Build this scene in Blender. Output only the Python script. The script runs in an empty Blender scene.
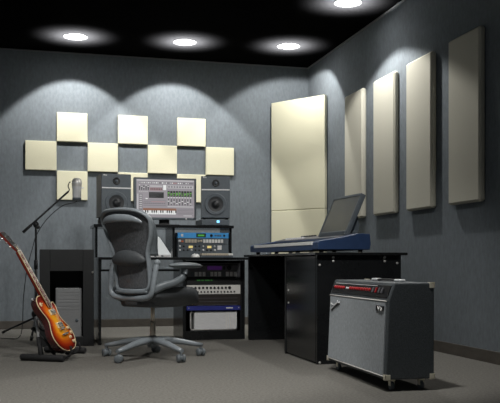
import bpy, bmesh, math, random
from mathutils import Vector, Matrix
random.seed(7)
C = bpy.context.scene.collection
SC = bpy.context.scene
PI = math.pi
R = math.radians

# ------------------------------------------------------------------ materials
def mat(name, col, rough=0.6, metal=0.0, spec=0.5, emit=None, es=0.0, noise=None, coat=0.0):
    """noise = (scale, amount, stretch vector, bump strength)"""
    m = bpy.data.materials.new(name); m.use_nodes = True
    nt = m.node_tree; b = nt.nodes['Principled BSDF']
    b.inputs['Base Color'].default_value = (*col, 1)
    b.inputs['Roughness'].default_value = rough
    b.inputs['Metallic'].default_value = metal
    b.inputs['Specular IOR Level'].default_value = spec
    if coat: b.inputs['Coat Weight'].default_value = coat; b.inputs['Coat Roughness'].default_value = 0.08
    if emit:
        b.inputs['Emission Color'].default_value = (*emit, 1); b.inputs['Emission Strength'].default_value = es
    if noise:
        sc, amt, st, bump = noise
        tc = nt.nodes.new('ShaderNodeTexCoord'); mp = nt.nodes.new('ShaderNodeMapping')
        mp.inputs['Scale'].default_value = st
        nz = nt.nodes.new('ShaderNodeTexNoise'); nz.inputs['Scale'].default_value = sc; nz.inputs['Detail'].default_value = 5
        nz.inputs['Roughness'].default_value = 0.65
        rp = nt.nodes.new('ShaderNodeValToRGB')
        rp.color_ramp.elements[0].position = 0.3; rp.color_ramp.elements[1].position = 0.7
        rp.color_ramp.elements[0].color = (*[c * (1 - amt) for c in col], 1)
        rp.color_ramp.elements[1].color = (*[min(1, c * (1 + amt)) for c in col], 1)
        L = nt.links.new
        L(tc.outputs['Object'], mp.inputs['Vector']); L(mp.outputs['Vector'], nz.inputs['Vector'])
        L(nz.outputs['Fac'], rp.inputs['Fac']); L(rp.outputs['Color'], b.inputs['Base Color'])
        if bump:
            bp = nt.nodes.new('ShaderNodeBump'); bp.inputs['Strength'].default_value = bump; bp.inputs['Distance'].default_value = 0.004
            L(nz.outputs['Fac'], bp.inputs['Height']); L(bp.outputs['Normal'], b.inputs['Normal'])
    return m

M = {}
M['wall'] = mat('wall_fabric', (0.180, 0.203, 0.222), 0.95, spec=0.1, noise=(42, 0.13, (1.0, 1.0, 0.45), 0.2))
M['ceil'] = mat('ceiling_black', (0.004, 0.004, 0.0042), 1.0, spec=0.0, noise=(30, 0.2, (1, 1, 1), 0))
M['carpet'] = mat('carpet', (0.178, 0.171, 0.155), 1.0, spec=0.05, noise=(70, 0.30, (1, 1, 1), 0.5))
M['base'] = mat('baseboard_vinyl', (0.085, 0.075, 0.064), 0.6, noise=(8, 0.2, (1, 1, 3), 0))
M['wtrim'] = mat('ceiling_angle', (0.22, 0.225, 0.23), 0.6, noise=(9, 0.1, (1, 1, 1), 0))
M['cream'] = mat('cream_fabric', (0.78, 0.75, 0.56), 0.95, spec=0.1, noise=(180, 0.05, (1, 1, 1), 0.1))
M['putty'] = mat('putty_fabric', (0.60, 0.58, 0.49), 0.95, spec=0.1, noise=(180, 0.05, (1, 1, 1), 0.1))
M['gloss'] = mat('black_gloss_laminate', (0.012, 0.013, 0.014), 0.16, spec=0.45, noise=(6, 0.15, (1, 1, 1), 0))
M['satin'] = mat('black_satin', (0.012, 0.013, 0.014), 0.45, noise=(20, 0.15, (1, 1, 1), 0))
M['rubber'] = mat('black_rubber', (0.018, 0.018, 0.019), 0.75, noise=(60, 0.2, (1, 1, 1), 0.1))
M['mmetal'] = mat('black_metal', (0.02, 0.021, 0.023), 0.4, metal=0.4, noise=(40, 0.15, (1, 1, 1), 0))
M['chrome'] = mat('chrome', (0.82, 0.83, 0.85), 0.25, metal=0.15, noise=(5, 0.05, (1, 1, 1), 0))
M['steel'] = mat('brushed_steel', (0.62, 0.61, 0.59), 0.38, metal=0.45, noise=(40, 0.1, (1, 1, 8), 0))
M['gas'] = mat('gas_lift_steel', (0.72, 0.65, 0.54), 0.35, metal=0.2, noise=(20, 0.1, (1, 1, 1), 0))
M['spk'] = mat('monitor_grey', (0.10, 0.120, 0.138), 0.5, noise=(40, 0.12, (1, 1, 1), 0.05))
M['spkside'] = mat('monitor_side_vinyl', (0.28, 0.265, 0.24), 0.45, noise=(14, 0.2, (1, 1, 6), 0))
M['cone'] = mat('speaker_cone', (0.025, 0.027, 0.03), 0.45, noise=(60, 0.2, (1, 1, 1), 0))
M['chair'] = mat('graphite_plastic', (0.15, 0.17, 0.185), 0.36, noise=(40, 0.12, (1, 1, 1), 0.05))
M['chairlt'] = mat('graphite_plastic_light', (0.25, 0.28, 0.305), 0.28, noise=(40, 0.1, (1, 1, 1), 0.05))
M['mesh'] = mat('woven_mesh', (0.095, 0.10, 0.108), 0.55, noise=(120, 0.45, (1, 1, 0.5), 0.4))
M['pad'] = mat('foam_pad', (0.07, 0.076, 0.082), 0.55, noise=(50, 0.15, (1, 1, 1), 0.1))
M['white'] = mat('white_plastic', (0.86, 0.86, 0.84), 0.45, noise=(10, 0.03, (1, 1, 1), 0))
M['bluep'] = mat('navy_blue_casing', (0.030, 0.060, 0.145), 0.4, noise=(20, 0.1, (1, 1, 1), 0))
M['bluef'] = mat('blue_front', (0.08, 0.42, 0.95), 0.45, noise=(20, 0.1, (1, 1, 1), 0))
M['blued'] = mat('deep_blue_front', (0.03, 0.04, 0.26), 0.45, noise=(20, 0.1, (1, 1, 1), 0))
M['greyface'] = mat('charcoal_face', (0.13, 0.13, 0.145), 0.45, noise=(30, 0.12, (1, 1, 1), 0))
M['silver'] = mat('silver_face', (0.86, 0.84, 0.80), 0.45, metal=0.0, noise=(30, 0.08, (8, 1, 1), 0))
M['brownface'] = mat('brown_black_face', (0.028, 0.022, 0.019), 0.5, noise=(30, 0.15, (1, 1, 1), 0))
M['tower'] = mat('grey_tower_case', (0.24, 0.245, 0.25), 0.55, noise=(25, 0.1, (1, 1, 6), 0))
M['lgrey'] = mat('light_grey_face', (0.82, 0.82, 0.83), 0.5, noise=(16, 0.08, (1, 1, 8), 0))
M['yellow'] = mat('amber_lamp', (0.7, 0.55, 0.2), 0.4, emit=(1.0, 0.8, 0.3), es=0.45)
M['green'] = mat('green_display', (0.02, 0.1, 0.02), 0.4, emit=(0.2, 0.9, 0.15), es=0.28)
M['greend'] = mat('green_display_dim', (0.02, 0.08, 0.02), 0.4, emit=(0.2, 0.9, 0.2), es=0.06)
M['purple'] = mat('purple_display', (0.04, 0.01, 0.08), 0.3, emit=(0.45, 0.12, 0.8), es=0.035)
M['cyan'] = mat('blue_led', (0.1, 0.4, 0.8), 0.3, emit=(0.25, 0.65, 1.0), es=1.6)
M['gold'] = mat('brass_knob', (0.62, 0.45, 0.17), 0.4, metal=0.5, noise=(9, 0.1, (1, 1, 1), 0))
M['redknob'] = mat('red_knob', (0.48, 0.02, 0.025), 0.35, noise=(9, 0.1, (1, 1, 1), 0))
M['tolex'] = mat('charcoal_tolex', (0.075, 0.086, 0.094), 0.55, noise=(160, 0.3, (1, 1, 1), 0.4))
M['grille'] = mat('silver_grey_grille_cloth', (0.37, 0.40, 0.425), 0.85, noise=(140, 0.25, (1, 1, 0.4), 0.2))
M['bone'] = mat('nickel_corner', (0.82, 0.77, 0.62), 0.4, metal=0.0, noise=(12, 0.1, (1, 1, 1), 0))
M['paper'] = mat('white_paper', (0.8, 0.82, 0.82), 0.7, noise=(14, 0.12, (1, 1, 1), 0))
M['paleglow'] = mat('pale_panel_added_glow', (0.7, 0.72, 0.72), 0.5, emit=(0.9, 0.95, 0.95), es=0.28)  # weak emission added to brighten the pale unit under the shelf
M['beige'] = mat('beige_keys', (0.55, 0.48, 0.38), 0.5, noise=(10, 0.1, (1, 1, 1), 0))
M['orange'] = mat('orange_button', (0.6, 0.14, 0.05), 0.5, noise=(10, 0.1, (1, 1, 1), 0))
M['dark'] = mat('dark_void_plastic', (0.008, 0.008, 0.009), 0.5, noise=(10, 0.1, (1, 1, 1), 0))
M['lcd'] = mat('unlit_lcd', (0.035, 0.036, 0.034), 0.3, noise=(3, 0.1, (1, 1, 1), 0))
M['mahog'] = mat('cherry_mahogany', (0.075, 0.010, 0.008), 0.2, noise=(16, 0.3, (1, 1, 5), 0), coat=0.5)
M['rosewood'] = mat('rosewood', (0.035, 0.018, 0.012), 0.45, noise=(40, 0.3, (1, 1, 6), 0))
M['neckred'] = mat('cherry_neck', (0.19, 0.022, 0.012), 0.25, noise=(20, 0.2, (1, 1, 5), 0))
M['ivory'] = mat('cream_binding', (0.80, 0.66, 0.40), 0.4, noise=(12, 0.06, (1, 1, 1), 0))
M['pearl'] = mat('pearl_inlay', (0.70, 0.68, 0.58), 0.3, noise=(80, 0.1, (1, 1, 1), 0))
M['nickel'] = mat('nickel', (0.70, 0.68, 0.62), 0.25, metal=0.9, noise=(12, 0.08, (1, 1, 1), 0))
M['lens'] = mat('lamp_lens', (0.9, 0.9, 0.9), 0.5, emit=(1.0, 0.98, 0.95), es=9.0)
M['lampring'] = mat('lamp_ring', (0.02, 0.02, 0.02), 0.6, noise=(8, 0.03, (1, 1, 1), 0))
def scr(n, c, s=1.0): M[n] = mat('screen_' + n, (0.02, 0.02, 0.02), 0.4, emit=c, es=s)
scr('s_bg', (0.27, 0.25, 0.27)); scr('s_lt', (0.45, 0.44, 0.45)); scr('s_wh', (0.72, 0.73, 0.72)); scr('s_dk', (0.05, 0.05, 0.055))
scr('s_bk', (0.006, 0.007, 0.009)); scr('s_gr', (0.12, 0.34, 0.06)); scr('s_br', (0.22, 0.10, 0.06)); scr('s_pk', (0.32, 0.19, 0.20)); scr('s_mid', (0.16, 0.15, 0.165))
# flame maple top: the paint of the burst is a per-vertex colour laid on concentric rings of the outline
mb = bpy.data.materials.new('sunburst_lacquer'); mb.use_nodes = True
_b = mb.node_tree.nodes['Principled BSDF']; _a = mb.node_tree.nodes.new('ShaderNodeVertexColor'); _a.layer_name = 'burst'
mb.node_tree.links.new(_a.outputs['Color'], _b.inputs['Base Color'])
_b.inputs['Roughness'].default_value = 0.42; _b.inputs['Specular IOR Level'].default_value = 0.06; _b.inputs['Coat Weight'].default_value = 0.0; _b.inputs['Coat Roughness'].default_value = 0.05
M['burst'] = mb

# ------------------------------------------------------------------ mesh helpers
def new(): return bmesh.new()
def box(bm, x0, x1, y0, y1, z0, z1, bev=0.0, mi=0, seg=2):
    t = bmesh.new()
    vs = [t.verts.new((x, y, z)) for x in (x0, x1) for y in (y0, y1) for z in (z0, z1)]
    for f in ((0, 1, 3, 2), (4, 6, 7, 5), (0, 4, 5, 1), (2, 3, 7, 6), (0, 2, 6, 4), (1, 5, 7, 3)):
        t.faces.new([vs[i] for i in f])
    bmesh.ops.recalc_face_normals(t, faces=t.faces)
    if bev > 0: bmesh.ops.bevel(t, geom=t.edges[:], offset=bev, segments=seg, profile=0.5, affect='EDGES')
    merge(bm, t, mi)
    return bm
def merge(bm, t, mi=0, mtx=None):
    mp = {}
    for v in t.verts: mp[v] = bm.verts.new(mtx @ v.co if mtx else v.co)
    for f in t.faces:
        try: nf = bm.faces.new([mp[v] for v in f.verts])
        except ValueError: continue
        nf.material_index = mi if mi is not None else f.material_index
        nf.smooth = f.smooth
    t.free()
def basis(d, ref=None):
    d = Vector(d).normalized()
    r = Vector(ref) if ref is not None else (Vector((0, 0, 1)) if abs(d.z) < 0.9 else Vector((1, 0, 0)))
    n = d.cross(r)
    if n.length < 1e-6: n = d.cross(Vector((0.3, 1, 0.2)))
    n.normalize(); b = n.cross(d).normalized()
    return n, b
def sweep(bm, pts, ra, rb=None, ref=None, closed=False, n=10, mi=0, radii=None):
    """tube of elliptical section along pts: ra across (n), rb along ref."""
    pts = [Vector(p) for p in pts]; rb = ra if rb is None else rb
    k = len(pts); rings = []
    for i in range(k):
        if closed: t = pts[(i + 1) % k] - pts[i - 1]
        else: t = pts[min(i + 1, k - 1)] - pts[max(i - 1, 0)]
        nn, bb = basis(t, ref)
        s = radii[i] if radii else 1.0
        rings.append([bm.verts.new(pts[i] + nn * (ra * s * math.cos(2 * PI * j / n)) + bb * (rb * s * math.sin(2 * PI * j / n))) for j in range(n)])
    for i in range(k if closed else k - 1):
        a, b = rings[i], rings[(i + 1) % k]
        for j in range(n):
            f = bm.faces.new((a[j], a[(j + 1) % n], b[(j + 1) % n], b[j])); f.smooth = True; f.material_index = mi
    if not closed:
        for rg in (rings[0], rings[-1]):
            f = bm.faces.new(rg); f.material_index = mi
    return bm
def cyl(bm, a, b, r0, r1=None, n=20, mi=0):
    a, b = Vector(a), Vector(b); r1 = r0 if r1 is None else r1
    nn, bb = basis(b - a); R0 = []; R1 = []
    for j in range(n):
        o = nn * math.cos(2 * PI * j / n) + bb * math.sin(2 * PI * j / n)
        R0.append(bm.verts.new(a + o * r0)); R1.append(bm.verts.new(b + o * r1))
    for j in range(n):
        f = bm.faces.new((R0[j], R0[(j + 1) % n], R1[(j + 1) % n], R1[j])); f.smooth = True; f.material_index = mi
    for rg in (R0, R1): f = bm.faces.new(rg); f.material_index = mi
    return bm
def lathe(bm, base, axis, prof, n=32, mi=0):
    """prof: (radius, height along axis)"""
    base = Vector(base); ax = Vector(axis).normalized(); nn, bb = basis(ax); rings = []
    for r, h in prof:
        if r < 1e-6: rings.append([bm.verts.new(base + ax * h)])
        else: rings.append([bm.verts.new(base + ax * h + (nn * math.cos(2 * PI * j / n) + bb * math.sin(2 * PI * j / n)) * r) for j in range(n)])
    for a, b in zip(rings, rings[1:]):
        for j in range(n):
            q = [a[j % len(a)], a[(j + 1) % len(a)], b[(j + 1) % len(b)], b[j % len(b)]]
            q = list(dict.fromkeys(q))
            if len(q) >= 3:
                try: f = bm.faces.new(q); f.smooth = True; f.material_index = mi
                except ValueError: pass
    return bm
def prism(bm, poly, axis, a, b, mi=0, bev=0.0):
    """extrude 2-D poly along axis ('x','y','z') between a and b"""
    def co(p, h): return {'x': (h, p[0], p[1]), 'y': (p[0], h, p[1]), 'z': (p[0], p[1], h)}[axis]
    t = bmesh.new()
    A = [t.verts.new(co(p, a)) for p in poly]; B = [t.verts.new(co(p, b)) for p in poly]
    t.faces.new(A); t.faces.new(B)
    for i in range(len(poly)): t.faces.new((A[i], A[(i + 1) % len(poly)], B[(i + 1) % len(poly)], B[i]))
    bmesh.ops.recalc_face_normals(t, faces=t.faces)
    if bev: bmesh.ops.bevel(t, geom=t.edges[:], offset=bev, segments=2, profile=0.5, affect='EDGES')
    merge(bm, t, mi)
    return bm
def ell(bm, c, rx, ry, rz, mi=0, mtx=None):
    t = bmesh.new(); bmesh.ops.create_uvsphere(t, u_segments=20, v_segments=12, radius=1)
    for v in t.verts: v.co = Vector((v.co.x * rx, v.co.y * ry, v.co.z * rz))
    for f in t.faces: f.smooth = True
    mm = Matrix.Translation(c) @ (mtx if mtx else Matrix.Identity(4))
    merge(bm, t, mi, mm); return bm
def cat(pts, n=6, closed=True):
    P = [Vector(p) for p in pts]; out = []; k = len(P)
    rng = range(k) if closed else range(k - 1)
    for i in rng:
        if closed: p0, p1, p2, p3 = P[i - 1], P[i], P[(i + 1) % k], P[(i + 2) % k]
        else: p0, p1, p2, p3 = P[max(i - 1, 0)], P[i], P[i + 1], P[min(i + 2, k - 1)]
        for j in range(n):
            t = j / n
            out.append(0.5 * ((2 * p1) + (p2 - p0) * t + (2 * p0 - 5 * p1 + 4 * p2 - p3) * t * t + (3 * p1 - p0 - 3 * p2 + p3) * t ** 3))
    if not closed: out.append(P[-1])
    return out

# ------------------------------------------------------------------ object helpers
def obj(name, bm, m, parent=None, rel=None):
    """link bm as one mesh object; m is a key or a list of keys. rel: matrix taking the coordinates bm was drawn in to the parent's."""
    bmesh.ops.recalc_face_normals(bm, faces=bm.faces)
    if rel is not None: bmesh.ops.transform(bm, matrix=rel, verts=bm.verts)
    me = bpy.data.meshes.new(name); bm.to_mesh(me); bm.free()
    for k in (m if isinstance(m, (list, tuple)) else [m]): me.materials.append(M[k])
    o = bpy.data.objects.new(name, me); C.objects.link(o)
    if parent is not None: o.parent = parent
    return o
def tag(o, label, cat_, group=None):
    o['label'] = label; o['category'] = cat_
    if group: o['group'] = group
    return o
def thing(name, label, cat_, loc, rotz=0.0, group=None):
    o = bpy.data.objects.new(name, None); C.objects.link(o); o.empty_display_size = 0.05
    o.location = loc; o.rotation_euler = (0, 0, rotz)
    return tag(o, label, cat_, group)
def W(root):            # world -> root-local, for parts drawn in room coordinates
    return (Matrix.Translation(root.location) @ root.rotation_euler.to_matrix().to_4x4()).inverted()
def solid(name, label, cat_, bm, m, origin, group=None, rel=None):
    """a thing that is one mesh, drawn in room coordinates, its origin at its base"""
    o = obj(name, bm, m, None, Matrix.Translation(-Vector(origin))); o.location = origin
    return tag(o, label, cat_, group)
def struct(name, bm, m):
    o = obj(name, bm, m); o['kind'] = 'structure'; return o
def copy_tree(o, parent=None):
    c = o.copy(); C.objects.link(c)
    if parent is not None: c.parent = parent
    for ch in list(o.children): copy_tree(ch, c)
    return c

# ------------------------------------------------------------------ room
XR, YB, H = 2.889, 8.40, 2.77
XL, YF = -3.2, -1.0
struct('floor', box(new(), XL, XR + 0.1, YF, YB + 0.1, -0.05, 0), 'carpet')
struct('ceiling', box(new(), XL, XR + 0.1, YF, YB + 0.1, H, H + 0.05), 'ceil')
struct('wall_back', box(new(), XL, XR + 0.1, YB, YB + 0.1, 0, H), 'wall')
struct('wall_right', box(new(), XR, XR + 0.1, YF, YB, 0, H), 'wall')
struct('baseboard_back', box(new(), XL, XR - 0.01, YB - 0.01, YB, 0, 0.082, 0.003), 'base')
struct('baseboard_right', box(new(), XR - 0.01, XR, YF, YB, 0, 0.082, 0.003), 'base')
struct('trim_1', box(new(), XL, XR, YB - 0.015, YB, H - 0.012, H), 'wtrim')
struct('trim_2', box(new(), XR - 0.015, XR, YF, YB - 0.015, H - 0.012, H), 'wtrim')

# ------------------------------------------------------------------ ceiling lamps
def lamp_mesh(root):
    obj('trim_ring', lathe(new(), (0, 0, 0), (0, 0, -1), [(0.112, 0), (0.115, 0.003), (0.106, 0.006), (0.075, 0.004), (0.075, 0.0)]), 'lampring', root)
    obj('lens', lathe(new(), (0, 0, 0), (0, 0, -1), [(0.074, 0.001), (0.070, 0.003), (0.05, 0.005), (0.02, 0.006), (0, 0.006)]), 'lens', root)
lg = 'round recessed lamps in the black ceiling'
l0 = thing('ceiling_lamp', 'glowing round ceiling lamp farthest left, high above the microphone and guitar', 'ceiling lamp', (0.384, 7.787, H), 0, lg)
lamp_mesh(l0)
LAMPS = [(0.384, 7.787), (1.406, 7.711), (2.408, 7.594), (2.473, 6.203)]
LL = ['glowing round ceiling lamp above the computer monitor, between two other lamps over the back wall',
      'glowing round ceiling lamp nearest the corner, in front of the tall corner panel',
      'glowing round ceiling lamp by the right wall, cut by the top of the photo']
for (x, y), lb in zip(LAMPS[1:], LL):
    c = copy_tree(l0); c.location = (x, y, H); c['label'] = lb
def spot(x, y, power, half, tilt=0.0, azim=0.0, blend=0.2, size=0.025, col=(1.0, 0.985, 0.95)):
    """a gimbal downlight: tilt from straight down, towards azim (clockwise from the back wall)"""
    L = bpy.data.lights.new('downlight', 'SPOT'); L.energy = power; L.spot_size = R(2 * half); L.spot_blend = blend
    L.shadow_soft_size = size; L.color = col
    o = bpy.data.objects.new('downlight', L); C.objects.link(o); o.location = (x, y, H - 0.04)
    o.rotation_euler = (R(tilt), 0, -R(azim))
def halo(x, y, power):  # added unseen spot below each lens, aimed up to light the ceiling
    L = bpy.data.lights.new('added_halo_spot', 'SPOT'); L.energy = power; L.shadow_soft_size = 0.03; L.color = (1, 1, 1); L.spot_size = R(122); L.spot_blend = 1.0
    o = bpy.data.objects.new('added_halo_spot', L); C.objects.link(o); o.location = (x, y, H - 0.25); o.rotation_euler = (PI, 0, 0)
P_SPOT = 75
for (x, y), (half, tilt, az) in zip(LAMPS, ((43, 27, 0), (44, 30, 0), (57, 30, 28), (65, 12, -90))):
    spot(x, y, P_SPOT * {28: 0.58, -90: 1.0}.get(az, 1), half, tilt, az); halo(x, y, 450)
# two added unseen lamps filling desk, chair and guitar from the front
for (x, y), lb in (((0.10, 3.6), 'added unseen fill lamp over the open floor in front of the guitar'), ((1.15, 3.5), 'added unseen fill lamp over the open floor in front of the chair')):
    c = copy_tree(l0); c.location = (x, y, H); c['label'] = lb
    spot(x, y, 160, 46, 34, -8, blend=0.4, size=0.10)

# ------------------------------------------------------------------ acoustic panels
TW, GX, ROWS = 0.302, -0.075, (1.871, 1.578, 1.286)      # width, left end of the grid, z of each row's lower edge
g = 'cream square acoustic tiles in a checker pattern on the back wall'
t0 = obj('acoustic_tile', box(new(), 0, TW, -0.032, 0, 0, 0.291, 0.005), 'cream')
TILES = [(0, 1, 'cream square acoustic tile at the far left end of the checker pattern'),
         (1, 0, 'cream square tile of the top row, leftmost of the three raised ones'),
         (2, 1, 'cream square tile of the middle row just above the left speaker'),
         (3, 0, 'cream square tile of the top row, middle of the three raised ones, above the monitor'),
         (4, 1, 'cream square tile of the middle row directly above the computer monitor'),
         (5, 0, 'cream square tile of the top row, rightmost of the three raised ones'),
         (6, 1, 'cream square tile at the far right end of the checker pattern'),
         (1, 2, 'cream square tile of the lowest row right behind the silver microphone'),
         (3, 2, 'cream square tile of the lowest row partly hidden behind the left edge of the monitor'),
         (5, 2, 'cream square tile of the lowest row partly hidden behind the right speaker and monitor')]
for i, (cx, rw, lb) in enumerate(TILES):
    o = t0 if i == 0 else t0.copy()
    if i: C.objects.link(o)
    o.location = (GX + cx * 0.304, YB + 0.001, ROWS[rw]); tag(o, lb, 'acoustic panel', g)
g = 'tall acoustic panels on the right wall'
RY = [(6.786, 7.222), (6.118, 6.553), (5.475, 5.916), (4.799, 5.245)]
RL = ['tall narrow panel on the right wall nearest the corner, partly behind the flip-up screen',
      'tall narrow acoustic panel on the right wall, second from the corner',
      'tall narrow acoustic panel on the right wall, third from the corner, brightest at its top',
      'tall narrow acoustic panel on the right wall farthest from the corner, its top in shade']
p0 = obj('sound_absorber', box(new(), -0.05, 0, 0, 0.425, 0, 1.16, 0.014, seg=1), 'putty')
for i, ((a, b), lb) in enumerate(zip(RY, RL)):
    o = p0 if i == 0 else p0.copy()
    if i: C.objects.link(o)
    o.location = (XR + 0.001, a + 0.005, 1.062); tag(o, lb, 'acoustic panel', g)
# corner trap: two slabs standing diagonally across the corner
ca, cb = Vector((2.452, 8.345)), Vector((2.848, 7.775))
dv = (cb - ca); ln = dv.length; ang = math.atan2(dv.y, dv.x)
for nm, z0, z1, lb in (('bass_trap', 1.208, 2.358, 'large tall cream panel set diagonally across the room corner, above a seam'),
                       ('bass_trap', 0.02, 1.205, 'lower cream panel across the room corner, mostly behind the keyboard and desk')):
    o = obj(nm, box(new(), 0, ln, 0.0, 0.045, z0, z1, 0.007), 'cream')
    o.location = (ca.x, ca.y, 0); o.rotation_euler = (0, 0, ang); tag(o, lb, 'acoustic panel', 'corner panels')

# ------------------------------------------------------------------ black cabinet with the computer tower
cab = thing('equipment_cabinet', 'black floor cabinet with a square opening holding a grey tower, behind the guitar', 'cabinet', (0.26, 6.8, 0)); w = W(cab)
x0, x1, y0, y1, zt = 0.052, 0.465, 6.54, 7.02, 0.76
f = new()
for b in ((x0, 0.128, 0, zt), (0.380, x1, 0, zt), (0.128, 0.380, 0.59, zt), (0.128, 0.380, 0, 0.075)): box(f, b[0], b[1], y0, y0 + 0.02, b[2], b[3], 0.002)
obj('front_frame', f, 'satin', cab, w)
for a, b in ((x0, x0 + 0.018), (x1 - 0.018, x1)): obj('side_panel', box(new(), a, b, y0 + 0.02, y1, 0, zt - 0.018), 'satin', cab, w)
obj('top_panel', box(new(), x0, x1, y0 + 0.02, y1, zt - 0.018, zt), 'satin', cab, w)
obj('back_panel', box(new(), x0 + 0.018, x1 - 0.018, y1 - 0.012, y1, 0, zt - 0.018), 'satin', cab, w)
obj('floor_panel', box(new(), x0 + 0.018, x1 - 0.018, y0 + 0.02, y1 - 0.012, 0.05, 0.066), 'satin', cab, w)
obj('knob', lathe(new(), (x1 - 0.012, y0, 0.58), (0, -1, 0), [(0.005, 0), (0.005, 0.01), (0.008, 0.014), (0.006, 0.02), (0, 0.021)], 12), 'steel', cab, w)
tw = thing('computer_tower', 'pale grey computer tower inside the black cabinet opening', 'computer', (0.28, 6.8, 0.066)); w = W(tw)
f = box(new(), 0.172, 0.374, 6.60, 7.0, 0.068, 0.455, 0.006)
obj('case', f, 'tower', tw, w)
for k in range(6):
    z = 0.43 - k * 0.027
    obj('drive_bay', box(new(), 0.182, 0.362, 6.598, 6.601, z - 0.011, z + 0.010, 0.002), 'tower', tw, w)
obj('power_button', lathe(new(), (0.335, 6.60, 0.20), (0, -1, 0), [(0.012, 0), (0.012, 0.005), (0.008, 0.007), (0, 0.007)], 16), 'spk', tw, w)

# ------------------------------------------------------------------ studio desk and bridge
dk = thing('studio_desk', 'black studio desk with raised bridge shelf carrying the monitor and speakers', 'desk', (1.1, 6.9, 0)); w = W(dk)
DT = 0.70
obj('desktop', box(new(), 0.50, 1.738, 6.55, 7.30, DT - 0.02, DT, 0.003), 'gloss', dk, w)
obj('side_panel', box(new(), 0.502, 0.524, 6.57, 7.28, 0, DT - 0.02), 'gloss', dk, w)
obj('bridge_shelf', box(new(), 0.485, 1.676, 6.84, 7.30, 0.952, 0.976, 0.003), 'gloss', dk, w)
for x in (0.50, 1.150, 1.650): obj('bridge_support', box(new(), x, x + 0.02, 6.90, 7.28, DT, 0.952), 'gloss', dk, w)
obj('keyboard_shelf', box(new(), 0.53, 1.18, 6.72, 7.1, 0.585, 0.60), 'satin', dk, w)
obj('shelf_bracket', box(new(), 0.524, 0.545, 6.80, 7.05, 0.60, DT - 0.02), 'satin', dk, w)

rk = thing('rack_cabinet', 'open black rack cabinet under the right end of the studio desk', 'rack cabinet', (1.48, 7.0, 0)); w = W(rk)
RX0, RX1 = 1.222, 1.762
for a, b in ((RX0, RX0 + 0.02), (RX1 - 0.02, RX1)): obj('side_panel', box(new(), a, b, 6.80, 7.28, 0, DT - 0.022), 'gloss', rk, w)
obj('plinth', box(new(), RX0 + 0.02, RX1 - 0.02, 6.805, 7.27, 0.0, 0.075), 'gloss', rk, w)
obj('back_panel', box(new(), RX0 + 0.02, RX1 - 0.02, 7.262, 7.28, 0.075, DT - 0.022), 'satin', rk, w)
for x in (RX0 + 0.02, RX1 - 0.032): obj('rack_rail', box(new(), x, x + 0.012, 6.83, 6.85, 0.075, DT - 0.022), 'mmetal', rk, w)

UX0, UX1, UY = RX0 + 0.035, RX1 - 0.035, 6.815
def unit(name, label, z0, z1, m, depth=0.3, cat_='rack unit'):
    r = thing(name, label, cat_, ((UX0 + UX1) / 2, UY + 0.1, z0), 0, 'rack units in the cabinet under the desk')
    ww = W(r)
    obj('faceplate', box(new(), UX0, UX1, UY, UY + 0.008, z0, z1, 0.0015), m, r, ww)
    obj('chassis', box(new(), UX0 + 0.012, UX1 - 0.012, UY + 0.008, UY + depth, z0 + 0.003, z1 - 0.003), 'satin', r, ww)
    return r, ww
def knob(r, ww, x, z, rad, m, y=None, h=0.012, name='knob'):
    y = UY if y is None else y
    return obj(name, lathe(new(), (x, y, z), (0, -1, 0), [(rad, 0), (rad, h * 0.7), (rad * 0.8, h), (0, h)], 14), m, r, ww)
def pbox(r, ww, name, x0, x1, z0, z1, m, y=None, t=0.004):
    y = UY if y is None else y
    return obj(name, box(new(), x0, x1, y - t, y, z0, z1, min(0.001, t / 3)), m, r, ww)
r, ww = unit('cd_recorder', 'charcoal rack unit with a purple display and round dial, topmost in the rack', 0.535, 0.652, 'greyface')
pbox(r, ww, 'display', 1.435, 1.562, 0.594, 0.628, 'purple'); knob(r, ww, 1.625, 0.612, 0.020, 'satin'); pbox(r, ww, 'disc_tray', 1.30, 1.70, 0.633, 0.644, 'satin')
for k in range(12): pbox(r, ww, 'button', 1.292 + k * 0.034, 1.318 + k * 0.034, 0.540, 0.578, 'lgrey' if k % 4 else 'spk')
pbox(r, ww, 'card_slot', 1.575, 1.59, 0.597, 0.625, 'dark')
r, ww = unit('patch_unit', 'black rack unit with dim green lettered display, above the silver unit', 0.470, 0.530, 'satin')
for k, (a, b) in enumerate(((1.345, 1.375), (1.385, 1.405), (1.415, 1.455), (1.465, 1.48))): pbox(r, ww, 'display', a, b, 0.500, 0.512, 'greend')
for k in range(8): knob(r, ww, 1.53 + k * 0.022, 0.495, 0.006, 'dark', h=0.006, name='jack')
r, ww = unit('mixer_unit', 'silver rack unit with two rows of dark knobs', 0.388, 0.466, 'silver')
for k in range(11): knob(r, ww, 1.30 + k * 0.033, 0.442, 0.0095 if k < 10 else 0.013, 'dark')
for k in range(14): knob(r, ww, 1.295 + k * 0.029, 0.408, 0.007, 'dark')
r, ww = unit('power_amplifier', 'brown-black rack unit with three brass knobs at its left', 0.292, 0.384, 'brownface')
for k in range(3):
    knob(r, ww, 1.305, 0.367 - k * 0.029, 0.010, 'gold')
    pbox(r, ww, 'slot', 1.36, 1.70, 0.352 - k * 0.029, 0.355 - k * 0.029, 'greyface', t=0.002)
r, ww = unit('blue_unit', 'thin deep blue rack unit below the brown-black one', 0.250, 0.288, 'blued')
pbox(r, ww, 'badge', 1.60, 1.66, 0.263, 0.274, 'lgrey', t=0.002)
for x in (1.275, 1.712): knob(r, ww, x, 0.269, 0.005, 'steel', h=0.004, name='screw')
r = thing('silver_drive', 'pale grey box unit with a bent metal handle at the bottom of the rack', 'rack unit', (1.49, 6.9, 0.0765), 0, 'rack units in the cabinet under the desk'); ww = W(r)
obj('case', box(new(), 1.328, 1.705, 6.845, 7.15, 0.0765, 0.240, 0.006), 'lgrey', r, ww)
for k in range(5): pbox(r, ww, 'rib', 1.605 + k * 0.02, 1.611 + k * 0.02, 0.085, 0.234, 'silver', y=6.846)
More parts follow.
